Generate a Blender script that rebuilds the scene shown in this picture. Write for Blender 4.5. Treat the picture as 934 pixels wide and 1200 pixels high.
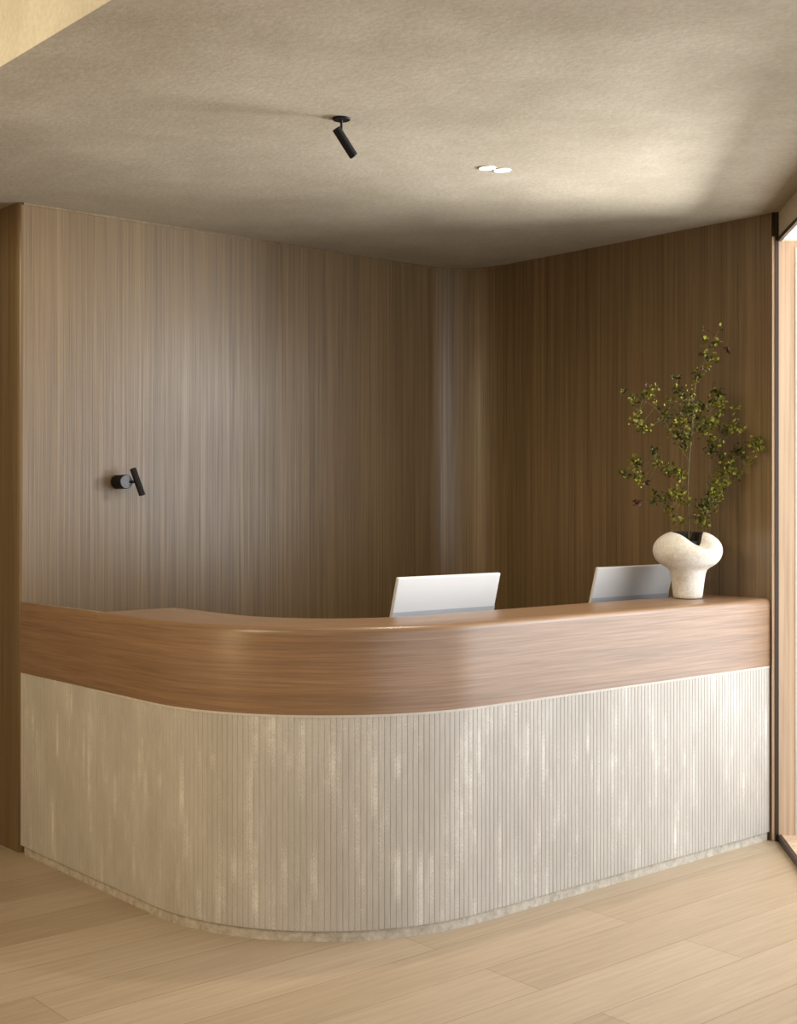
import bpy, math, random
from mathutils import Vector, Matrix

for o in list(bpy.data.objects):
    bpy.data.objects.remove(o, do_unlink=True)
scn = bpy.context.scene
col = scn.collection
random.seed(7)

# ------------------------------------------------------------------ layout
EYE = 1.55
FPX = 1541.0
CEIL = 2.886
U = Vector((0.7604, 0.6494, 0.0))        # runs right and away
V = Vector((0.6494, -0.7604, 0.0))       # runs right and towards the viewer
A = Vector((-1.682, 5.826, 0.0))         # corner where the left end of the desk meets the wall
S, T = 2.728, 2.034                      # length of the desk's two wings
RAD = 0.87                               # radius of the desk's rounded corner
FIL = 0.30                               # radius of the wall's rounded inner corner


def P(s, t, z=0.0):
    q = A + U * s + V * t
    return Vector((q.x, q.y, z))


W0 = Vector((1.744, 6.03, 0.0))          # far end of the window
WD = Vector((-0.1025, -1.0, 0.0)).normalized()   # along the window wall, towards the viewer
WN = Vector((WD.y, -WD.x, 0.0))          # into the room
if WN.x > 0:
    WN = -WN


def Q(a, b, z=0.0):
    """a metres along the window wall, b metres outward"""
    q = W0 + WD * a - WN * b
    return Vector((q.x, q.y, z))


# ------------------------------------------------------------------ camera
cam = bpy.data.cameras.new('camera')
cam_o = bpy.data.objects.new('camera', cam)
col.objects.link(cam_o)
cam_o.location = (0, 0, EYE)
cam_o.rotation_euler = (math.pi / 2, 0, 0)
cam.sensor_fit = 'VERTICAL'
cam.sensor_height = 24.0
cam.lens = FPX / 1200.0 * 24.0
cam.shift_y = -10.0 / 1200.0
cam.clip_start = 0.05
scn.camera = cam_o

# ------------------------------------------------------------------ light and exposure
scn.view_settings.view_transform = 'Standard'
scn.view_settings.look = 'None'
scn.view_settings.exposure = 0.14
scn.view_settings.gamma = 1.0
scn.view_settings.use_curve_mapping = False

world = bpy.data.worlds.new('world')
scn.world = world
world.use_nodes = True
world.node_tree.nodes['Background'].inputs[0].default_value = (0.8, 0.88, 1.0, 1)
world.node_tree.nodes['Background'].inputs[1].default_value = 0.25


def area(name, loc, target, sx, sy, power, color, spread=180.0):
    l = bpy.data.lights.new(name, 'AREA')
    l.shape = 'RECTANGLE'
    l.size, l.size_y = sx, sy
    l.energy = power
    l.color = color
    l.spread = math.radians(spread)
    o = bpy.data.objects.new(name, l)
    col.objects.link(o)
    o.location = loc
    d = Vector(target) - Vector(loc)
    o.rotation_euler = d.to_track_quat('-Z', 'Y').to_euler()
    return o


# daylight outside the long window on the right
m = Q(0.60, 1.10, 1.50)
area('daylight', m, m + WN, 2.6, 2.3, 88.0, (0.95, 0.975, 1.0))
m = Q(3.7, 0.55, 1.40)
area('daylight', m, m + WN, 3.0, 2.4, 40.0, (0.98, 0.985, 1.0))
# light added just outside, standing in for outdoor bounce, thrown in under the window head and up along the ceiling
area('outdoor_bounce', (3.9, 5.98, 2.22), (1.0, 5.5, 3.0), 1.3, 0.5, 108.0, (0.98, 0.99, 1.0), 70.0)
# unseen warm lights of the room on the left, and fills added beside them
area('raised_ceiling_lamp', (-2.1, 3.0, 3.2), (-1.1, 3.9, 3.0), 0.9, 0.3, 25.0, (1.0, 0.92, 0.72))
area('unseen_overhead_light', (-3.2, 2.2, 3.0), (-2.9, 3.2, 0.0), 1.2, 1.2, 46.0, (1.0, 0.68, 0.34))
area('unseen_overhead_light', (-1.6, -0.4, 3.6), (-1.2, 1.6, 0.0), 3.6, 2.6, 54.0, (1.0, 0.87, 0.62))  # added broad fill over the viewer, raises the room's ambient light
area('added_ceiling_wash', (-2.6, 3.1, 1.2), (-1.1, 4.3, 2.88), 0.5, 0.5, 9.0, (1.0, 0.76, 0.42))  # added warm wash for the left ceiling, no fixture there


# ------------------------------------------------------------------ materials
def new_mat(name):
    m = bpy.data.materials.new(name)
    m.use_nodes = True
    nt = m.node_tree
    b = nt.nodes['Principled BSDF']
    return m, nt, b


def nd(nt, kind, **kw):
    n = nt.nodes.new(kind)
    for k, v in kw.items():
        if k.startswith('i_'):
            key = k[2:]
            n.inputs[int(key) if key.isdigit() else key.replace('_', ' ')].default_value = v
        else:
            setattr(n, k, v)
    return n


def ramp(nt, src, stops):
    r = nt.nodes.new('ShaderNodeValToRGB')
    el = r.color_ramp.elements
    while len(el) < len(stops):
        el.new(0.5)
    for e, (p, c) in zip(el, stops):
        e.position = p
        e.color = (*c, 1)
    nt.links.new(src, r.inputs[0])
    return r


def noise(nt, vec, scale, detail=4, rough=0.6, vscale=(1, 1, 1), rot=(0, 0, 0)):
    mp = nt.nodes.new('ShaderNodeMapping')
    mp.inputs['Scale'].default_value = vscale
    mp.inputs['Rotation'].default_value = rot
    nt.links.new(vec, mp.inputs[0])
    n = nd(nt, 'ShaderNodeTexNoise', i_Scale=scale, i_Detail=detail, i_Roughness=rough)
    nt.links.new(mp.outputs[0], n.inputs['Vector'])
    return n.outputs[0]


def mix(nt, a, b, fac, mode='MIX'):
    x = nt.nodes.new('ShaderNodeMix')
    x.data_type = 'RGBA'
    x.blend_type = mode
    for s, v in ((x.inputs[6], a), (x.inputs[7], b), (x.inputs[0], fac)):
        if hasattr(v, 'is_linked'):
            nt.links.new(v, s)
        elif isinstance(v, (int, float)):
            s.default_value = v
        else:
            s.default_value = (*v, 1)
    return x.outputs[2]


def bump(nt, b, h, strength, dist=0.01):
    n = nt.nodes.new('ShaderNodeBump')
    n.inputs['Strength'].default_value = strength
    n.inputs['Distance'].default_value = dist
    nt.links.new(h, n.inputs['Height'])
    nt.links.new(n.outputs[0], b.inputs['Normal'])


def tex(nt, which):
    return nt.nodes.new('ShaderNodeTexCoord').outputs[which]


def wood(name, coord, grain, dark, mid, light, rough=(0.36, 0.5), bumps=0.15, spec=0.5):
    m, nt, b = new_mat(name)
    c = tex(nt, coord)
    fine = noise(nt, c, 1.0, 5, 0.65, grain)
    broad = noise(nt, c, 1.0, 3, 0.5, tuple(g * 0.22 for g in grain))
    a = ramp(nt, fine, [(0.32, dark), (0.5, mid), (0.70, light)])
    bb = ramp(nt, broad, [(0.3, (0.80, 0.79, 0.78)), (0.7, (1.12, 1.12, 1.12))])
    nt.links.new(mix(nt, a.outputs[0], bb.outputs[0], 1.0, 'MULTIPLY'), b.inputs['Base Color'])
    r = ramp(nt, fine, [(0.3, (rough[1],) * 3), (0.7, (rough[0],) * 3)])
    nt.links.new(r.outputs[0], b.inputs['Roughness'])
    b.inputs['Specular IOR Level'].default_value = spec
    bump(nt, b, fine, bumps, 0.002)
    return m


def plain(name, c, rough=0.5, metal=0.0, emit=None, es=0.0, nscale=40, namt=0.08):
    m, nt, b = new_mat(name)
    n = noise(nt, tex(nt, 'Object'), nscale, 3)
    lo = tuple(x * (1 - namt) for x in c)
    hi = tuple(min(1, x * (1 + namt)) for x in c)
    nt.links.new(ramp(nt, n, [(0.3, lo), (0.7, hi)]).outputs[0], b.inputs['Base Color'])
    b.inputs['Roughness'].default_value = rough
    b.inputs['Metallic'].default_value = metal
    if emit:
        b.inputs['Emission Color'].default_value = (*emit, 1)
        b.inputs['Emission Strength'].default_value = es
    return m


M = {}
M['wall_wood'] = wood('wall_veneer', 'Object', (110, 110, 1.0), (0.117, 0.072, 0.030), (0.174, 0.114, 0.052), (0.231, 0.160, 0.083), (0.27, 0.42), 0.40, 0.6)
M['band_wood'] = wood('counter_veneer', 'UV', (3.0, 120, 1), (0.215, 0.122, 0.066), (0.265, 0.160, 0.090), (0.32, 0.20, 0.118), (0.28, 0.38), 0.05, 0.55)
M['pale_wood'] = wood('window_oak', 'Object', (60, 60, 1.2), (0.46, 0.33, 0.22), (0.56, 0.42, 0.30), (0.64, 0.50, 0.37), (0.45, 0.6), 0.1)
M['dark_frame'] = plain('dark_bronze', (0.035, 0.022, 0.014), 0.45)
M['header'] = plain('header_plaster', (0.55, 0.49, 0.40), 0.8)
M['black_metal'] = plain('black_metal', (0.005, 0.005, 0.006), 0.5, 0.0)
M['black_metal'].node_tree.nodes['Principled BSDF'].inputs['Specular IOR Level'].default_value = 0.25
M['grey_cap'] = plain('grey_cap', (0.075, 0.08, 0.088), 0.45)
M['white_shell'] = plain('white_shell', (0.66, 0.655, 0.65), 0.4, nscale=5, namt=0.01)
M['chin'] = plain('silver_chin', (0.44, 0.46, 0.50), 0.32, nscale=5, namt=0.01)
M['screen'] = plain('screen_glass', (0.01, 0.01, 0.012), 0.1)
M['lens'] = plain('lamp_lens', (0.9, 0.88, 0.82), 0.5, emit=(1.0, 0.95, 0.85), es=1.6)
M['lamp_trim'] = plain('lamp_trim', (0.75, 0.72, 0.66), 0.5)
M['soil'] = plain('soil', (0.035, 0.028, 0.02), 0.95, nscale=120, namt=0.6)
M['bark'] = plain('bark', (0.10, 0.082, 0.036), 0.8, nscale=60, namt=0.3)
M['leaf_dark'] = plain('leaf_dark', (0.042, 0.043, 0.006), 0.75, nscale=30, namt=0.3)
M['leaf_olive'] = plain('leaf_olive', (0.125, 0.122, 0.013), 0.75, nscale=30, namt=0.3)
M['leaf_lime'] = plain('leaf_lime', (0.17, 0.165, 0.018), 0.75, nscale=30, namt=0.25)
M['leaf_brown'] = plain('leaf_brown', (0.05, 0.018, 0.010), 0.6, nscale=30, namt=0.3)
M['cream_trim'] = plain('cream_trim', (0.58, 0.55, 0.50), 0.7)
for k in ('leaf_dark', 'leaf_olive', 'leaf_lime', 'leaf_brown', 'bark'):
    M[k].node_tree.nodes['Principled BSDF'].inputs['Specular IOR Level'].default_value = 0.2
M['outside'] = plain('paving', (0.55, 0.52, 0.47), 0.9)


def ceiling_mat():
    m, nt, b = new_mat('limewash_plaster')
    c = tex(nt, 'Object')
    n1 = noise(nt, c, 1.6, 5, 0.62)
    n2 = noise(nt, c, 55, 4, 0.7)
    a = ramp(nt, n1, [(0.30, (0.305, 0.260, 0.186)), (0.52, (0.365, 0.317, 0.236)), (0.72, (0.435, 0.382, 0.298))])
    f = ramp(nt, n2, [(0.3, (0.88, 0.88, 0.87)), (0.7, (1.08, 1.08, 1.08))])
    nt.links.new(mix(nt, a.outputs[0], f.outputs[0], 1.0, 'MULTIPLY'), b.inputs['Base Color'])
    b.inputs['Roughness'].default_value = 0.85
    bump(nt, b, n2, 0.25, 0.004)
    return m


M['ceiling'] = ceiling_mat()


def floor_mat():
    m, nt, b = new_mat('oak_planks')
    c = tex(nt, 'Object')
    mp = nt.nodes.new('ShaderNodeMapping')
    mp.inputs['Rotation'].default_value = (0, 0, -math.atan2(U.y, U.x))
    mp.inputs['Location'].default_value = (0.193, 0.108, 0)
    nt.links.new(c, mp.inputs[0])
    v = mp.outputs[0]
    br = nt.nodes.new('ShaderNodeTexBrick')
    br.offset = 0.37
    br.offset_frequency = 2
    br.inputs['Color1'].default_value = (0.0, 0.0, 0.0, 1)
    br.inputs['Color2'].default_value = (1.0, 1.0, 1.0, 1)
    br.inputs['Mortar'].default_value = (0.5, 0.5, 0.5, 1)
    br.inputs['Scale'].default_value = 1.0
    br.inputs['Mortar Size'].default_value = 0.0012
    br.inputs['Mortar Smooth'].default_value = 0.2
    br.inputs['Brick Width'].default_value = 2.0
    br.inputs['Row Height'].default_value = 0.25
    nt.links.new(v, br.inputs['Vector'])
    tone = ramp(nt, br.outputs['Color'], [(0.0, (0.395, 0.307, 0.212)), (0.5, (0.44, 0.35, 0.25)), (1.0, (0.49, 0.397, 0.29))])
    g = noise(nt, v, 1.0, 5, 0.65, (2.5, 45, 1))
    gr = ramp(nt, g, [(0.3, (0.86, 0.85, 0.83)), (0.7, (1.10, 1.10, 1.10))])
    c2 = mix(nt, tone.outputs[0], gr.outputs[0], 1.0, 'MULTIPLY')
    c3 = mix(nt, c2, (0.22, 0.14, 0.08), br.outputs['Fac'])
    nt.links.new(c3, b.inputs['Base Color'])
    b.inputs['Roughness'].default_value = 0.42
    b.inputs['Specular IOR Level'].default_value = 0.4
    bump(nt, b, g, 0.06, 0.002)
    return m


M['floor'] = floor_mat()


def stone_mat(name, fluted=True):
    m, nt, b = new_mat(name)
    c = tex(nt, 'UV' if fluted else 'Object')
    if fluted:
        sx = nt.nodes.new('ShaderNodeSeparateXYZ')
        nt.links.new(c, sx.inputs[0])
        sn = nd(nt, 'ShaderNodeMath', operation='SNAP', i_1=0.0215)
        nt.links.new(sx.outputs[0], sn.inputs[0])
        cb = nt.nodes.new('ShaderNodeCombineXYZ')
        nt.links.new(sn.outputs[0], cb.inputs[0])
        nt.links.new(sx.outputs[1], cb.inputs[1])
        fl = noise(nt, cb.outputs[0], 1.0, 4, 0.6, (173, 2.6, 1))
        st = noise(nt, c, 1.0, 5, 0.7, (150, 9.0, 1))
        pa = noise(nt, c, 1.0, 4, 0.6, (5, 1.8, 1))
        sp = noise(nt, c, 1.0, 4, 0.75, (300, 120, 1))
        b0 = ramp(nt, st, [(0.30, (0.485, 0.46, 0.42)), (0.52, (0.525, 0.50, 0.46)), (0.70, (0.575, 0.55, 0.505))])
        def add(a, k):
            n = nd(nt, 'ShaderNodeMath', operation='MULTIPLY_ADD', i_1=k)
            nt.links.new(a, n.inputs[0])
            return n
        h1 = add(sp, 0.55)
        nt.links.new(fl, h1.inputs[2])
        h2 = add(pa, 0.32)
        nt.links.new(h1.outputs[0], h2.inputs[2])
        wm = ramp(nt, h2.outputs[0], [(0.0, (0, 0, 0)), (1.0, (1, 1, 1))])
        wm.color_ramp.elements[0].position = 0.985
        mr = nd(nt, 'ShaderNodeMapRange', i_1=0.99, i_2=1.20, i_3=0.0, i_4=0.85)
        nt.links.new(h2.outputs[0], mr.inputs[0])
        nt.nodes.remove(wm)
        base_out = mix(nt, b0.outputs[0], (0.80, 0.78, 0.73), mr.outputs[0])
        pt = ramp(nt, pa, [(0.35, (0.90, 0.89, 0.88)), (0.65, (1.06, 1.06, 1.06))])
        ss = ramp(nt, sp, [(0.3, (0.92, 0.92, 0.92)), (0.7, (1.05, 1.05, 1.05))])
        x = mix(nt, base_out, pt.outputs[0], 1.0, 'MULTIPLY')
        x = mix(nt, x, ss.outputs[0], 1.0, 'MULTIPLY')
        nt.links.new(x, b.inputs['Base Color'])
        bump(nt, b, sp, 0.15, 0.002)
    else:
        st = noise(nt, c, 30, 5, 0.7)
        base = ramp(nt, st, [(0.30, (0.36, 0.325, 0.265)), (0.5, (0.52, 0.48, 0.41)), (0.70, (0.66, 0.62, 0.54))])
        nt.links.new(base.outputs[0], b.inputs['Base Color'])
        bump(nt, b, st, 0.2, 0.004)
    b.inputs['Roughness'].default_value = 0.7
    return m


M['fluted'] = stone_mat('fluted_travertine')
M['plinth'] = stone_mat('plinth_stone', False)


def vase_mat():
    m, nt, b = new_mat('rough_ceramic')
    c = tex(nt, 'Object')
    n1 = noise(nt, c, 90, 4, 0.7)
    n2 = noise(nt, c, 11, 3, 0.6)
    a = ramp(nt, n2, [(0.3, (0.60, 0.545, 0.46)), (0.5, (0.73, 0.70, 0.64)), (0.8, (0.78, 0.76, 0.71))])
    f = ramp(nt, n1, [(0.35, (0.86, 0.85, 0.83)), (0.6, (1.04, 1.04, 1.04))])
    nt.links.new(mix(nt, a.outputs[0], f.outputs[0], 1.0, 'MULTIPLY'), b.inputs['Base Color'])
    b.inputs['Roughness'].default_value = 0.8
    bump(nt, b, n1, 0.35, 0.004)
    return m


M['vase'] = vase_mat()


# ------------------------------------------------------------------ mesh helpers
def origin_of(o):
    v = Vector((0, 0, 0))
    while o is not None:
        v += o.location
        o = o.parent
    return v


def build(name, verts, faces, mat, parent=None, uvs=None, smooth=False, sharp=35, mats=None, fmat=None, base=None):
    off = origin_of(parent)
    loc = Vector((0, 0, 0))
    if base is not None:
        loc = Vector(base) - off
        off = Vector(base)
    me = bpy.data.meshes.new(name)
    me.from_pydata([tuple(Vector(v) - off) for v in verts], [], faces)
    if uvs is not None:
        l = me.uv_layers.new(name='UVMap')
        k = 0
        for fi, f in enumerate(faces):
            for j in range(len(f)):
                l.data[k].uv = uvs[fi][j]
                k += 1
    for x in (mats or [mat]):
        me.materials.append(x)
    if fmat:
        for p, i in zip(me.polygons, fmat):
            p.material_index = i
    if smooth:
        for p in me.polygons:
            p.use_smooth = True
        me.set_sharp_from_angle(angle=math.radians(sharp))
    me.validate()
    me.update()
    o = bpy.data.objects.new(name, me)
    col.objects.link(o)
    o.location = loc
    if parent:
        o.parent = parent
    return o


def recalc(o):
    import bmesh
    bm = bmesh.new()
    bm.from_mesh(o.data)
    bmesh.ops.recalc_face_normals(bm, faces=bm.faces)
    bm.to_mesh(o.data)
    bm.free()
    return o


def bevel(o, w=0.004, seg=2):
    md = o.modifiers.new('bevel', 'BEVEL')
    md.width = w
    md.segments = seg
    md.limit_method = 'ANGLE'
    return o


def prism(name, pts, z0, z1, mat, parent=None, smooth=False, base=None):
    n = len(pts)
    vs = [(p[0], p[1], z0) for p in pts] + [(p[0], p[1], z1) for p in pts]
    fs = [tuple(range(n - 1, -1, -1)), tuple(range(n, 2 * n))]
    fs += [(i, (i + 1) % n, n + (i + 1) % n, n + i) for i in range(n)]
    return recalc(build(name, vs, fs, mat, parent, smooth=smooth, base=base))


def tube(name, pts, radii, mat, parent=None, seg=14, cap=True, base=None):
    """round bar through points, with a radius at each"""
    vs, fs = [], []
    pts = [Vector(p) for p in pts]
    for i, p in enumerate(pts):
        d = (pts[min(i + 1, len(pts) - 1)] - pts[max(i - 1, 0)]).normalized()
        if d.length < 1e-6:
            d = Vector((0, 0, 1))
        a = d.orthogonal().normalized() if abs(d.z) > 0.99 else d.cross(Vector((0, 0, 1))).normalized()
        b = d.cross(a)
        for k in range(seg):
            t = 2 * math.pi * k / seg
            vs.append(p + (a * math.cos(t) + b * math.sin(t)) * radii[i])
    for i in range(len(pts) - 1):
        for k in range(seg):
            k2 = (k + 1) % seg
            fs.append((i * seg + k, i * seg + k2, (i + 1) * seg + k2, (i + 1) * seg + k))
    if cap:
        fs.append(tuple(range(seg - 1, -1, -1)))
        fs.append(tuple((len(pts) - 1) * seg + k for k in range(seg)))
    return recalc(build(name, vs, fs, mat, parent, smooth=True, base=base))


def rod(name, p0, p1, r, mat, parent=None, seg=28, ch=0.0015):
    """cylinder with softened ends"""
    p0, p1 = Vector(p0), Vector(p1)
    d = (p1 - p0).normalized()
    vs, fs = [], []
    a = d.orthogonal().normalized()
    b = d.cross(a)
    rings = [(p0, r - ch), (p0 + d * ch, r), (p1 - d * ch, r), (p1, r - ch)]
    for p, rr in rings:
        for k in range(seg):
            t = 2 * math.pi * k / seg
            vs.append(p + (a * math.cos(t) + b * math.sin(t)) * rr)
    for i in range(3):
        for k in range(seg):
            k2 = (k + 1) % seg
            fs.append((i * seg + k, i * seg + k2, (i + 1) * seg + k2, (i + 1) * seg + k))
    fs.append(tuple(range(seg - 1, -1, -1)))
    fs.append(tuple(3 * seg + k for k in range(seg)))
    return recalc(build(name, vs, fs, mat, parent, smooth=True))


def box_axes(name, o, ax, ay, az, mat, parent=None, bev=0.003, base=None):
    o, ax, ay, az = Vector(o), Vector(ax), Vector(ay), Vector(az)
    vs = [o, o + ax, o + ax + ay, o + ay]
    vs += [v + az for v in vs]
    fs = [(3, 2, 1, 0), (4, 5, 6, 7), (0, 1, 5, 4), (1, 2, 6, 5), (2, 3, 7, 6), (3, 0, 4, 7)]
    ob = recalc(build(name, vs, fs, mat, parent, base=base))
    if bev:
        bevel(ob, bev)
    return ob


def thing(name, loc, label, cat, group=None):
    o = bpy.data.objects.new(name, None)
    o.empty_display_size = 0.05
    col.objects.link(o)
    o.location = loc
    return tag(o, label, cat, group)


def tag(o, label, cat, group=None):
    o['label'] = label
    o['category'] = cat
    if group:
        o['group'] = group
    return o


def structure(o):
    o['kind'] = 'structure'
    return o


# ------------------------------------------------------------------ room shell
structure(prism('floor', [(-6, -2.6), (5, -2.6), (5, 10), (-6, 10)], -0.12, 0.0, M['floor']))

# lowered ceiling over the reception; its edge runs parallel to the desk's short wing
e0, e1 = P(-0.818, -4.6), P(-0.818, 9.0)
structure(prism('ceiling', [e0[:2], e1[:2], (5, e1.y), (5, 10), (e0.x, 10)], CEIL, CEIL + 0.80, M['ceiling']))
structure(prism('ceiling', [(-6, -2.6), (5, -2.6), (5, 10), (-6, 10)], CEIL + 0.80, CEIL + 0.92, M['ceiling']))

# veneered wall on the left: outer corner at the desk's end, rounded inner corner at the back
pts = []
r = 0.02
for k in range(7):
    a = math.pi / 2 * k / 6
    pts.append(P(r - r * math.cos(a), -r + r * math.sin(a)))
for k in range(25):
    a = math.pi / 2 * k / 24
    pts.append(P(S - FIL + FIL * math.sin(a), FIL - FIL * math.cos(a)))
pts += [P(S + 0.16, FIL), P(S + 0.16, -0.16), P(0.16, -0.16), P(0.16, -2.6), P(0, -2.6)]
wl = structure(prism('wall_left', [p[:2] for p in pts], 0, CEIL, M['wall_wood'], smooth=True))
structure(prism('wall_right', [p[:2] for p in (P(S, FIL), P(S, T + 0.02), P(S + 0.16, T + 0.02), P(S + 0.16, FIL))], 0, CEIL, M['wall_wood']))
# slim shadow bead where the left wall meets the ceiling
bead = [P(0.02, 0.0), P(S - FIL, 0.0)]
for k in range(1, 17):
    a = math.pi / 2 * k / 16
    bead.append(P(S - FIL + FIL * math.sin(a), FIL - FIL * math.cos(a)))
inner = []
for i, p in enumerate(bead):
    if i < 2:
        nn = V
    else:
        a = math.pi / 2 * (i - 1) / 16
        nn = V * math.cos(a) - U * math.sin(a)
    inner.append(p + nn * 0.006)
structure(prism('trim_1', [p[:2] for p in bead + inner[::-1]], CEIL - 0.010, CEIL, M['wall_wood']))

# light oak edge strip and dark bronze post closing the right wall
structure(prism('trim_2', [(1.7155, 6.035), (1.727, 6.035), (1.727, 6.20), (1.7155, 6.20)], 0, 2.775, M['pale_wood']))
structure(prism('trim_3', [(1.7155, 6.035), (1.727, 6.035), (1.727, 6.20), (1.7155, 6.20)], 2.775, CEIL, M['dark_frame']))  # top of the edge strip, coloured dark for the header's shade
structure(prism('trim_4', [(1.727, 6.03), (1.7445, 6.03), (1.7445, 6.20), (1.727, 6.20)], 0, CEIL, M['dark_frame']))

# window wall: header above, reveal lined with pale oak, raised sill
WL = 5.6
HZ = 2.77
SOF = 2.752
structure(prism('wall_window', [p[:2] for p in (Q(0, 0), Q(WL, 0), Q(WL, 0.34), Q(0, 0.34))], HZ, CEIL, M['header']))
structure(prism('wall_window', [p[:2] for p in (Q(WL, 0), Q(WL + 2.8, 0), Q(WL + 2.8, 0.34), Q(WL, 0.34))], 0, CEIL, M['header']))
win = structure(thing('window_1', Q(0, 0), 'tall window with pale oak reveal and dark edge', 'window'))
for k in ('label', 'category'):
    del win[k]
prism('head', [p[:2] for p in (Q(0, 0.012), Q(WL, 0.012), Q(WL, 0.34), Q(0, 0.34))], SOF, HZ, M['pale_wood'], win)
prism('jamb', [p[:2] for p in (Q(0, 0.0), Q(-0.06, 0.0), Q(-0.06, 0.24), Q(0, 0.24))], 0.0, SOF, M['pale_wood'], win)
prism('jamb', [p[:2] for p in (Q(WL, 0.0), Q(WL - 0.04, 0.0), Q(WL - 0.04, 0.34), Q(WL, 0.34))], 0.03, SOF, M['pale_wood'], win)
prism('jamb_bead', [p[:2] for p in (Q(0, 0.074), Q(0.003, 0.074), Q(0.003, 0.084), Q(0, 0.084))], 0.03, SOF - 0.03, M['cream_trim'], win)
prism('edge_frame', [p[:2] for p in (Q(0, -0.004), Q(WL, -0.004), Q(WL, 0.012), Q(0, 0.012))], SOF, HZ, M['dark_frame'], win)
prism('sill', [p[:2] for p in (Q(0, 0.012), Q(WL, 0.012), Q(WL, 0.5), Q(0, 0.5))], 0.0, 0.03, M['pale_wood'], win)
prism('sill_edge', [p[:2] for p in (Q(0, -0.004), Q(WL, -0.004), Q(WL, 0.012), Q(0, 0.012))], 0.0, 0.032, M['dark_frame'], win)
# far walls that close the room behind the viewer
structure(prism('wall_rear', [(-6, -2.6), (5, -2.6), (5, -2.4), (-6, -2.4)], 0, CEIL + 0.8, M['header']))
structure(prism('wall_far_left', [(-6, -2.6), (-5.8, -2.6), (-5.8, 10), (-6, 10)], 0, CEIL + 0.8, M['header']))
structure(prism('wall_far_back', [(-6, 9.8), (5, 9.8), (5, 10), (-6, 10)], 0, CEIL + 0.8, M['header']))

# ------------------------------------------------------------------ reception desk
L1 = T - RAD
ARC = RAD * math.pi / 2
LEN = L1 + ARC + (S - RAD)


def path(l):
    """point and outward normal at arc length l along the desk's front"""
    if l <= L1:
        return P(0, l), -U
    if l <= L1 + ARC:
        a = (l - L1) / RAD
        n = -U * math.cos(a) + V * math.sin(a)
        return P(RAD, T - RAD) + n * RAD, n
    return P(RAD + (l - L1 - ARC), T), V


def steps(l0, l1):
    ls = [l0, l1]
    ls += [x for x in (L1, L1 + ARC) if l0 < x < l1]
    n = 40
    ls += [L1 + ARC * k / n for k in range(1, n) if l0 < L1 + ARC * k / n < l1]
    x = l0 + 0.15
    while x < l1:
        if not (L1 <= x <= L1 + ARC):
            ls.append(x)
        x += 0.15
    return sorted(set(round(v, 5) for v in ls))


def sweep(name, prof, ls, mat, parent, sharp=35):
    n = len(prof)
    cum = [0]
    for i in range(n):
        a, b = prof[i], prof[(i + 1) % n]
        cum.append(cum[-1] + math.hypot(a[0] - b[0], a[1] - b[1]))
    vs, fs, uv = [], [], []
    for l in ls:
        p, nn = path(l)
        for d, z in prof:
            q = p - nn * d
            vs.append((q.x, q.y, z))
    for i in range(len(ls) - 1):
        for k in range(n):
            k2 = (k + 1) % n
            fs.append((i * n + k, (i + 1) * n + k, (i + 1) * n + k2, i * n + k2))
            uv.append([(ls[i], cum[k]), (ls[i + 1], cum[k]), (ls[i + 1], cum[k + 1]), (ls[i], cum[k + 1])])
    fs.append(tuple(range(n)))
    uv.append([(p[0], p[1]) for p in prof])
    b0 = (len(ls) - 1) * n
    fs.append(tuple(b0 + k for k in range(n - 1, -1, -1)))
    uv.append([(prof[k][0] + 3, prof[k][1]) for k in range(n - 1, -1, -1)])
    return build(name, vs, fs, mat, parent, uv, True, sharp)


def band_profile(depth, z0=0.803, z1=1.113, rr=0.028, slab=0.045, skirt=0.04):
    p = [(0, z0)]
    for k in range(9):
        a = math.pi / 2 * k / 8
        p.append((rr - rr * math.cos(a), z1 - rr + rr * math.sin(a)))
    if depth > 0.12:
        p += [(depth - 0.008, z1), (depth, z1 - 0.008), (depth, z1 - slab), (skirt, z1 - slab), (skirt, z0)]
    else:
        for k in range(1, 8):
            a = math.pi / 2 * k / 8
            p.append((depth - rr + rr * math.sin(a), z1 - rr + rr * math.cos(a)))
        p += [(depth, z1 - rr), (depth, z0)]
    return p


def flutes(name, l0, l1, z0, z1, d0, back, parent, pitch=0.0215, g=0.0022):
    ls = []
    n = max(1, round((l1 - l0) / pitch))
    pt = (l1 - l0) / n
    prof = [(0.0, g), (0.10, 0.0001), (0.5, 0.0), (0.90, 0.0001)]
    for i in range(n):
        for f, d in prof:
            ls.append((l0 + (i + f) * pt, d))
    ls.append((l1, g))
    vs, fs, uv = [], [], []
    for l, d in ls:
        p, nn = path(l)
        q, b = p - nn * (d0 + d), p - nn * back
        vs += [(q.x, q.y, z0), (q.x, q.y, z1), (b.x, b.y, z1), (b.x, b.y, z0)]
    for i in range(len(ls) - 1):
        la, lb = ls[i][0], ls[i + 1][0]
        for k, (va, vb) in enumerate(((z0, z1), (z1, z1 + 0.03), (z1, z0), (z0, z0 - 0.03))):
            k2 = (k + 1) % 4
            fs.append((i * 4 + k, (i + 1) * 4 + k, (i + 1) * 4 + k2, i * 4 + k2))
            uv.append([(la, va), (lb, va), (lb, vb), (la, vb)])
    for i in (0, len(ls) - 1):
        f = [i * 4 + k for k in range(4)]
        fs.append(tuple(f if i == 0 else f[::-1]))
        uv.append([(0, 0)] * 4)
    return build(name, vs, fs, M['fluted'], parent, uv)


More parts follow.
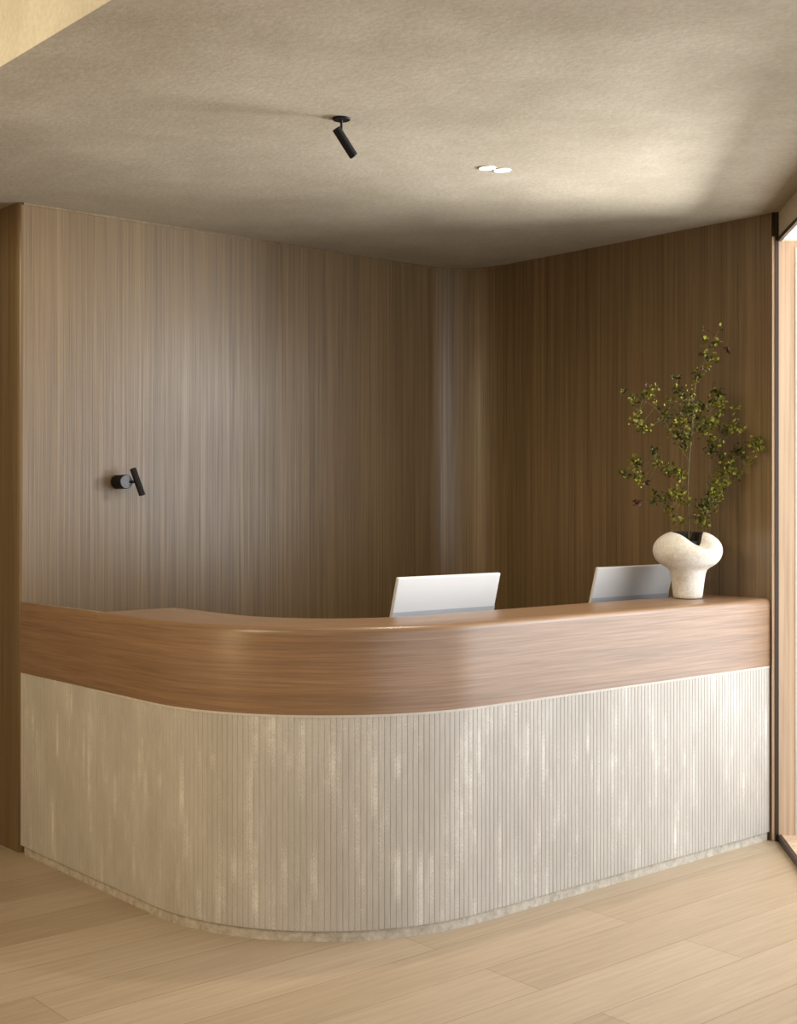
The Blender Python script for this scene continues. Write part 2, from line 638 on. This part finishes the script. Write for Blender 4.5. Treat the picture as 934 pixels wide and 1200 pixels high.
GATE = 0.718
desk = thing('reception_desk', P(RAD * 0.5, T - RAD * 0.5),
             'curved reception desk with brown wood counter band over cream fluted stone front', 'desk')
ct = sweep('counter', band_profile(0.37), steps(GATE, LEN - 0.002), M['band_wood'], desk)
ct['label'] = 'brown veneered counter with rounded front edge'
fp = flutes('fluted_panel', GATE + 0.0002, LEN - 0.004, 0.040, 0.795, 0.003, 0.036, desk)
fp['label'] = 'cream fluted stone front panel'
sweep('pale_trim', [(0.001, 0.794), (0.001, 0.803), (0.036, 0.803), (0.036, 0.794)], steps(GATE, LEN - 0.004), M['cream_trim'], desk)  # pale cream strip below the wood band
sweep('plinth', [(0.012, 0.0), (0.012, 0.040), (0.05, 0.040), (0.05, 0.0)], steps(0.03, LEN - 0.01), M['plinth'], desk)
sweep('inner_panel', [(0.036, 0.04), (0.036, 1.068), (0.06, 1.068), (0.06, 0.04)], steps(GATE + 0.01, LEN - 0.01), M['band_wood'], desk)
sweep('worktop', [(0.06, 0.71), (0.06, 0.74), (0.82, 0.74), (0.82, 0.71)], steps(GATE + 0.03, LEN - 0.34), M['band_wood'], desk)
gate = sweep('gate', band_profile(0.05, rr=0.012), steps(0.014, GATE - 0.0004), M['band_wood'], desk)
gate['label'] = 'narrow gate leaf at the end of the desk, topped with brown wood'
flutes('gate_panel', 0.014, GATE - 0.0004, 0.040, 0.803, 0.001, 0.046, gate)

# ------------------------------------------------------------------ computers
def monitor(s0, width, perp, ztop, label):
    h = 0.40
    tilt = 0.26
    c = P(s0 + width / 2, T - perp)
    root = thing('computer_monitor', (c.x, c.y, 0.74), label, 'monitor', 'monitors behind the reception counter')
    up = Vector((0, 0, 1)) * math.cos(tilt) + V * math.sin(tilt)
    nb = V * math.cos(tilt) - Vector((0, 0, 1)) * math.sin(tilt)     # outward normal of the back shell
    top = Vector((c.x, c.y, ztop))
    x0 = top - U * (width / 2) - up * h
    def slab(name, za, zb, d0, d1, mat, ins=0.0, bev=0.004):
        o = x0 + U * ins + up * za + nb * d0
        return box_axes(name, o, U * (width - 2 * ins), nb * (d1 - d0), up * (zb - za), mat, root, bev)
    slab('back_shell', 0.0, h, -0.016, 0.0, M['white_shell'])
    ch = slab('chin', h - 0.145 - 0.09, h - 0.145, 0.0003, 0.0012, M['chin'], 0.0, 0.0)
    ch['label'] = 'blue grey lower strip'
    slab('screen', 0.03, h - 0.008, -0.0175, -0.0155, M['screen'], 0.008, 0.0)
    mid = top - up * (h * 0.55)
    arm0 = mid + nb * 0.002
    foot = Vector((c.x, c.y, 0.74)) + V * 0.06
    vs = []
    # stand: bent plate neck from the shell down to the foot
    line = [arm0 + up * 0.03, arm0 + nb * 0.03, foot + Vector((0, 0, 0.10)) + V * 0.02, foot + Vector((0, 0, 0.006)) + V * 0.01]
    fs = []
    for i, q in enumerate(line):
        d = V * 0.006
        vs += [q - U * 0.07 - d, q + U * 0.07 - d, q + U * 0.07 + d, q - U * 0.07 + d]
    for i in range(3):
        for k in range(4):
            k2 = (k + 1) % 4
            fs.append((i * 4 + k, i * 4 + k2, i * 4 + 4 + k2, i * 4 + 4 + k))
    fs += [(3, 2, 1, 0), (12, 13, 14, 15)]
    recalc(build('stand_neck', vs, fs, M['white_shell'], root))
    box_axes('stand_foot', foot - U * 0.11 - V * 0.13, U * 0.22, V * 0.20, Vector((0, 0, 0.008)), M['white_shell'], root, 0.003)
    return root


monitor(0.902, 0.575, 0.50, 1.252, 'white computer monitor seen from behind, middle of the counter, away from the vase')
monitor(2.105, 0.565, 0.50, 1.254, 'white computer monitor seen from behind, partly hidden by the vase')

# ------------------------------------------------------------------ vase
VC = Vector((1.331, 6.05, 1.113))
vase = thing('ceramic_vase', VC, 'rough cream ceramic vase with bulging lobed rim on the counter end', 'vase')


def vase_body():
    prof = [  # radius, height (outer wall, up)
        (0.0, 0.0), (0.056, 0.0), (0.064, 0.004), (0.067, 0.012), (0.070, 0.04), (0.074, 0.075), (0.079, 0.105), (0.083, 0.130),
        (0.098, 0.143), (0.126, 0.157), (0.147, 0.179), (0.157, 0.205), (0.158, 0.232), (0.150, 0.257), (0.131, 0.281), (0.107, 0.298),
        (0.086, 0.307), (0.070, 0.309), (0.060, 0.305), (0.056, 0.293), (0.060, 0.268), (0.060, 0.246), (0.0, 0.244)]
    seg = 72
    vs, fs = [], []
    for i, (r, z) in enumerate(prof):
        for k in range(seg):
            th = 2 * math.pi * k / seg
            # notch in the rim, towards the viewer and a little right
            dn = math.atan2(math.sin(th - math.radians(-63)), math.cos(th - math.radians(-63)))
            notch = math.exp(-(dn / (0.36 if dn > 0 else 0.82)) ** 2)
            k1 = max(0.0, min(1.0, (z - 0.225) / 0.075))
            rr = r
            zz = z
            if 10 <= i <= 20:
                zz = z - 0.058 * notch * k1
                if i >= 15:
                    rr = r * (1 + 0.12 * notch)
                rr *= 1 + 0.02 * math.sin(2 * th + 0.6) + 0.012 * math.sin(3 * th)
                zz += (0.003 * math.sin(th) - 0.003) * k1
            vs.append((VC.x + rr * math.cos(th), VC.y + rr * math.sin(th), VC.z + zz))
    for i in range(len(prof) - 1):
        for k in range(seg):
            k2 = (k + 1) % seg
            fs.append((i * seg + k, i * seg + k2, (i + 1) * seg + k2, (i + 1) * seg + k))
    o = build('vase_body', vs, fs, None, vase, smooth=True, sharp=80, mats=[M['vase'], M['soil']], fmat=[1 if k // seg >= 17 else 0 for k in range(len(fs))])
    md = o.modifiers.new('sub', 'SUBSURF')
    md.levels = md.render_levels = 1
    return o


vase_body()
sv, sf = [], []
for k in range(24):
    a = 2 * math.pi * k / 24
    sv.append((VC.x + 0.057 * math.cos(a), VC.y + 0.057 * math.sin(a), VC.z + 0.262 + 0.004 * math.sin(3 * a)))
for k in range(24):
    a = 2 * math.pi * k / 24
    sv.append((VC.x + 0.057 * math.cos(a), VC.y + 0.057 * math.sin(a), VC.z + 0.240))
sf = [tuple(range(24)), tuple(range(47, 23, -1))] + [(k, (k + 1) % 24, 24 + (k + 1) % 24, 24 + k) for k in range(24)]
recalc(build('soil', sv, sf, M['soil'], vase))

# ------------------------------------------------------------------ plant
plant = thing('leafy_plant', (VC.x, VC.y, VC.z + 0.25), 'airy olive green leafy plant growing from the cream vase', 'plant')
rnd = random.Random(21)


def clear(q, gap):
    """keep the plant clear of the wall behind it"""
    q.y = min(q.y, 6.05 + (1.715 - q.x) * 1.171 - gap * 1.54)
    return q


def world_pt(cx, cy, dy=0.0):
    """a point of the plant, measured in its own elevation (240 units wide), dy metres behind its stem"""
    px, py = 720 + cx * 0.225, 370 + cy * 0.225
    Y = VC.y
    return clear(Vector(((px - 467) / FPX * Y, Y + dy, EYE - (py - 590) / FPX * Y)), 0.035)


def smooth_line(pts, n=6):
    out = []
    for i in range(len(pts) - 1):
        p0, p1, p2, p3 = pts[max(i - 1, 0)], pts[i], pts[i + 1], pts[min(i + 2, len(pts) - 1)]
        for k in range(n):
            t = k / n
            out.append(0.5 * ((2 * p1) + (p2 - p0) * t + (2 * p0 - 5 * p1 + 4 * p2 - p3) * t * t + (3 * p1 - p0 - 3 * p2 + p3) * t ** 3))
    out.append(pts[-1])
    return out


def branch(name, pts, r0, r1, parent):
    w = smooth_line([world_pt(*p) for p in pts])
    n = len(w)
    return tube(name, w, [r0 + (r1 - r0) * i / (n - 1) for i in range(n)], M['bark'], parent, 7)


def leaf(vs, fs, fm, c, size, mi):
    d = Vector((rnd.gauss(0, 1), rnd.gauss(0, 1), rnd.gauss(0.15, 0.8))).normalized()
    s = d.orthogonal().normalized()
    s = (Matrix.Rotation(rnd.uniform(0, 6.28), 3, d) @ s)
    n = d.cross(s)
    w = size * rnd.uniform(0.36, 0.5)
    b = len(vs)
    vs += [c, c + d * size * 0.35 + s * w * 0.9 + n * size * 0.10, c + d * size * 0.75 + s * w * 0.6 + n * size * 0.05, c + d * size - n * size * 0.1,
           c + d * size * 0.75 - s * w * 0.6 + n * size * 0.05, c + d * size * 0.35 - s * w * 0.9 + n * size * 0.10, c + d * size * 0.5 - n * size * 0.02]
    fs += [(b, b + 1, b + 6), (b + 1, b + 2, b + 6), (b + 2, b + 3, b + 6), (b + 3, b + 4, b + 6), (b + 4, b + 5, b + 6), (b + 5, b, b + 6)]
    fm += [mi] * 6


def foliage(clusters, parent, anchors):
    """clusters: x, y, radius, count, tone (share of dark), depth"""
    vs, fs, fm = [], [], []
    for (x, y, rad, cnt, dark, dep) in clusters:
        c0 = world_pt(x, y, dep)
        twig_to = min(anchors, key=lambda q: (q - c0).length)
        R = rad * 0.225 / FPX * VC.y
        for _ in range(int(cnt * 2.2 + 0.5)):
            q = c0 + Vector((rnd.gauss(0, 0.48), rnd.gauss(0, 0.7), rnd.gauss(0, 0.48))) * R
            q = clear(q, 0.03)
            u = rnd.random()
            mi = 0 if u < dark else (1 if u < dark + (1 - dark) * 0.62 else 2)
            if dark >= 2:
                mi = 3
            elif rnd.random() < 0.04:
                mi = 3
            leaf(vs, fs, fm, q, rnd.uniform(0.011, 0.023), mi)
        # thin twig out to the cluster, with forks
        ends = [c0] + [c0 + Vector((rnd.gauss(0, 0.5), rnd.gauss(0, 0.5), rnd.gauss(0, 0.5))) * R for _ in range(2 if cnt > 8 else 0)]
        for e in ends:
            p0 = twig_to if e is c0 else c0
            dd = e - p0
            if dd.length < 1e-4:
                continue
            sd = dd.cross(Vector((0, 1, 0))).normalized() * 0.0011
            sy = Vector((0, 0.0011, 0))
            midp = p0 + dd * 0.5 + Vector((0, 0, 0.004 if e is c0 else 0.0))
            b = len(vs)
            for q in (p0, midp, e):
                vs += [q + sd, q - sd * 0.5 + sy, q - sd * 0.5 - sy]
            for i in range(2):
                for k in range(3):
                    k2 = (k + 1) % 3
                    fs.append((b + i * 3 + k, b + i * 3 + k2, b + i * 3 + 3 + k2, b + i * 3 + 3 + k))
                    fm.append(0)
    return build('leaves', vs, fs, None, parent, mats=[M['leaf_dark'], M['leaf_olive'], M['leaf_lime'], M['leaf_brown'], M['bark']], fmat=fm)


def limb(name, pts, r0, r1, clusters):
    b = branch(name, pts, r0, r1, plant)
    anchors = smooth_line([world_pt(*p) for p in pts])
    foliage(clusters, b, anchors)


limb('stem', [(388, 1175, 0), (386, 1080, 0), (384, 900, 0.01), (393, 700, 0.0), (405, 560, 0.0), (415, 430, 0.01), (436, 320, 0.02), (480, 220, 0.03), (520, 125, 0.03), (556, 70, 0.03)], 0.0042, 0.0012, [
    (470, 60, 12, 3, 0.2, 0.03), (560, 62, 14, 3, 0.6, 0.03), (480, 128, 22, 7, 0.5, 0.03), (535, 140, 34, 12, 0.4, 0.03), (598, 178, 13, 5, 2.0, 0.03),
    (488, 210, 24, 9, 0.5, 0.03), (530, 225, 24, 8, 0.2, 0.03), (485, 265, 20, 6, 0.2, 0.03), (435, 295, 28, 12, 0.5, 0.02), (430, 350, 20, 4, 0.2, 0.02),
    (370, 430, 42, 24, 0.6, -0.03), (400, 500, 66, 50, 0.65, 0.0), (455, 560, 66, 40, 0.35, 0.03), (350, 630, 44, 42, 0.85, -0.03), (375, 680, 26, 14, 0.6, -0.02), (470, 475, 30, 16, 0.6, 0.02)])
limb('branch', [(397, 620, 0), (345, 500, -0.02), (325, 400, -0.03), (315, 320, -0.03)], 0.0018, 0.0008, [
    (315, 325, 20, 8, 0.7, -0.03), (328, 385, 28, 14, 0.7, -0.03), (290, 440, 30, 8, 0.4, -0.03), (258, 520, 38, 24, 0.9, -0.05), (320, 550, 45, 22, 0.4, -0.03), (300, 610, 40, 12, 0.3, -0.03)])
limb('branch', [(388, 760, 0), (300, 640, -0.05), (205, 500, -0.09), (110, 440, -0.11), (20, 410, -0.12)], 0.0014, 0.0006, [
    (18, 410, 24, 7, 0.7, -0.12), (75, 445, 32, 14, 0.5, -0.11), (170, 408, 34, 16, 0.15, -0.1), (135, 428, 15, 4, 0.8, -0.1), (205, 475, 34, 8, 0.2, -0.09),
    (90, 555, 34, 12, 0.25, -0.11), (110, 590, 26, 10, 0.6, -0.11), (150, 600, 26, 10, 0.2, -0.1), (108, 505, 14, 4, 0.6, -0.11)])
limb('branch', [(400, 620, 0), (480, 540, 0.04), (555, 440, 0.06)], 0.0016, 0.0008, [
    (553, 395, 34, 24, 0.75, 0.06), (556, 450, 40, 38, 0.2, 0.06), (560, 505, 30, 12, 0.3, 0.06), (520, 560, 34, 16, 0.3, 0.05), (495, 600, 34, 12, 0.4, 0.04), (655, 475, 16, 6, 0.0, 0.08)])
limb('branch', [(392, 1160, 0), (430, 1060, 0.02), (475, 980, 0.04), (505, 870, 0.05), (540, 720, 0.05), (575, 620, 0.05), (650, 560, 0.05)], 0.0022, 0.0008, [
    (595, 590, 34, 22, 0.55, 0.05), (640, 575, 36, 18, 0.2, 0.05), (680, 585, 18, 6, 0.0, 0.05), (520, 650, 38, 22, 0.5, 0.05), (515, 695, 28, 18, 0.8, 0.05), (568, 738, 26, 14, 0.6, 0.05),
    (600, 790, 44, 24, 0.15, 0.06), (650, 830, 36, 18, 0.1, 0.07), (590, 840, 46, 26, 0.25, 0.06), (540, 870, 42, 30, 0.3, 0.05), (530, 935, 42, 34, 0.15, 0.04), (465, 985, 46, 60, 0.85, -0.04), (440, 1050, 34, 24, 0.4, -0.03), (470, 1085, 24, 12, 0.2, -0.02), (560, 910, 20, 8, 0.3, 0.05)])
limb('branch', [(535, 780, 0.05), (600, 750, 0.07), (660, 735, 0.08), (720, 680, 0.09)], 0.0012, 0.0006, [
    (675, 700, 32, 24, 0.9, 0.08), (742, 665, 36, 32, 0.3, 0.09), (712, 755, 22, 10, 0.1, 0.08), (772, 690, 10, 3, 0.0, 0.09), (640, 745, 20, 5, 0.5, 0.08)])
limb('branch', [(384, 900, 0.01), (330, 830, -0.02), (260, 795, -0.04), (205, 760, -0.05), (195, 700, -0.05)], 0.0014, 0.0006, [
    (200, 705, 24, 12, 0.7, -0.05), (215, 768, 34, 18, 0.5, -0.05), (275, 798, 38, 22, 0.5, -0.04), (320, 815, 30, 16, 0.3, -0.03), (350, 835, 26, 14, 0.2, -0.02),
    (100, 770, 44, 22, 0.3, -0.08), (110, 770, 20, 8, 0.8, -0.08), (40, 830, 26, 10, 0.4, -0.1), (95, 830, 34, 14, 0.4, -0.08), (158, 870, 12, 5, 2.0, -0.07), (120, 870, 26, 6, 0.1, -0.08)])
limb('branch', [(386, 1090, 0), (320, 1050, -0.03), (262, 990, -0.04), (200, 965, -0.05), (105, 975, -0.06)], 0.0014, 0.0006, [
    (320, 920, 44, 28, 0.15, -0.03), (350, 960, 34, 16, 0.25, -0.02), (245, 950, 30, 14, 0.7, -0.04), (195, 970, 22, 10, 0.7, -0.05), (200, 930, 20, 8, 0.6, -0.05), (105, 975, 14, 7, 2.0, -0.06), (285, 1010, 34, 10, 0.2, -0.03), (310, 1050, 34, 8, 0.15, -0.03), (340, 1080, 24, 6, 0.15, -0.02), (280, 940, 30, 10, 0.4, -0.04)])

# ------------------------------------------------------------------ lamps
SP = Vector((-0.198, 4.56, CEIL))
spot = thing('ceiling_spotlight', SP, 'black tube spotlight tilted on a round plate under the ceiling', 'spotlight')
rod('mount_plate', SP - Vector((0, 0, 0.007)), SP, 0.031, M['black_metal'], spot)
rod('stem', SP - Vector((0, 0, 0.045)), SP - Vector((0, 0, 0.006)), 0.0045, M['black_metal'], spot, 14)
ax = Vector((0.060, 0.035, -0.088)).normalized()
h0 = SP + Vector((-0.018, -0.004, -0.036))
rod('lamp_tube', h0, h0 + ax * 0.112, 0.0155, M['black_metal'], spot)
rod('lamp_rim', h0 + ax * 0.1115, h0 + ax * 0.114, 0.0135, M['grey_cap'], spot)

WLP = P(0.484, 0.0, 1.65)
wl_ = thing('wall_lamp', WLP, 'small black wall lamp with tilted tube on the veneered wall', 'lamp')
rod('mount', WLP - V * 0.001, WLP + V * 0.088, 0.033, M['black_metal'], wl_)
rod('mount_cap', WLP + V * 0.088, WLP + V * 0.0905, 0.0315, M['grey_cap'], wl_)
hp = WLP + V * 0.100 + U * 0.036
rod('swivel', WLP + V * 0.088 + U * 0.015, hp + U * 0.01, 0.006, M['black_metal'], wl_, 14)
ax = (Vector((0.33, 0.0, -1.0)) + V * 0.05).normalized()
hc = hp + U * 0.012 + V * 0.006
rod('lamp_tube', hc - ax * 0.066, hc + ax * 0.066, 0.0148, M['black_metal'], wl_)


def downlight(x, y, label):
    root = thing('recessed_downlight', (x, y, CEIL), label, 'light', 'pair of recessed ceiling lights')
    vs, fs = [], []
    seg = 36
    for rr, z in ((0.0345, CEIL), (0.0340, CEIL - 0.003), (0.0315, CEIL - 0.003), (0.0305, CEIL + 0.002)):
        for k in range(seg):
            a = 2 * math.pi * k / seg
            vs.append((x + rr * math.cos(a), y + rr * math.sin(a), z))
    for i in range(3):
        for k in range(seg):
            k2 = (k + 1) % seg
            fs.append((i * seg + k, i * seg + k2, (i + 1) * seg + k2, (i + 1) * seg + k))
    recalc(build('trim_ring', vs, fs, M['lamp_trim'], root, smooth=True))
    rod('lens', (x, y, CEIL - 0.002), (x, y, CEIL + 0.004), 0.0312, M['lens'], root)
    l = bpy.data.lights.new('lamp_glow', 'SPOT')
    l.energy = 33.0
    l.spot_size = math.radians(140)
    l.spot_blend = 1.0
    l.color = (1.0, 0.87, 0.68)
    l.shadow_soft_size = 0.03
    lo = bpy.data.objects.new('lamp_glow', l)
    col.objects.link(lo)
    lo.location = (0, 0, -0.01)
    lo.parent = root
    return root


downlight(0.353, 5.235, 'white recessed ceiling light, left one of the pair')
downlight(0.4155, 5.27, 'white recessed ceiling light, right one of the pair')
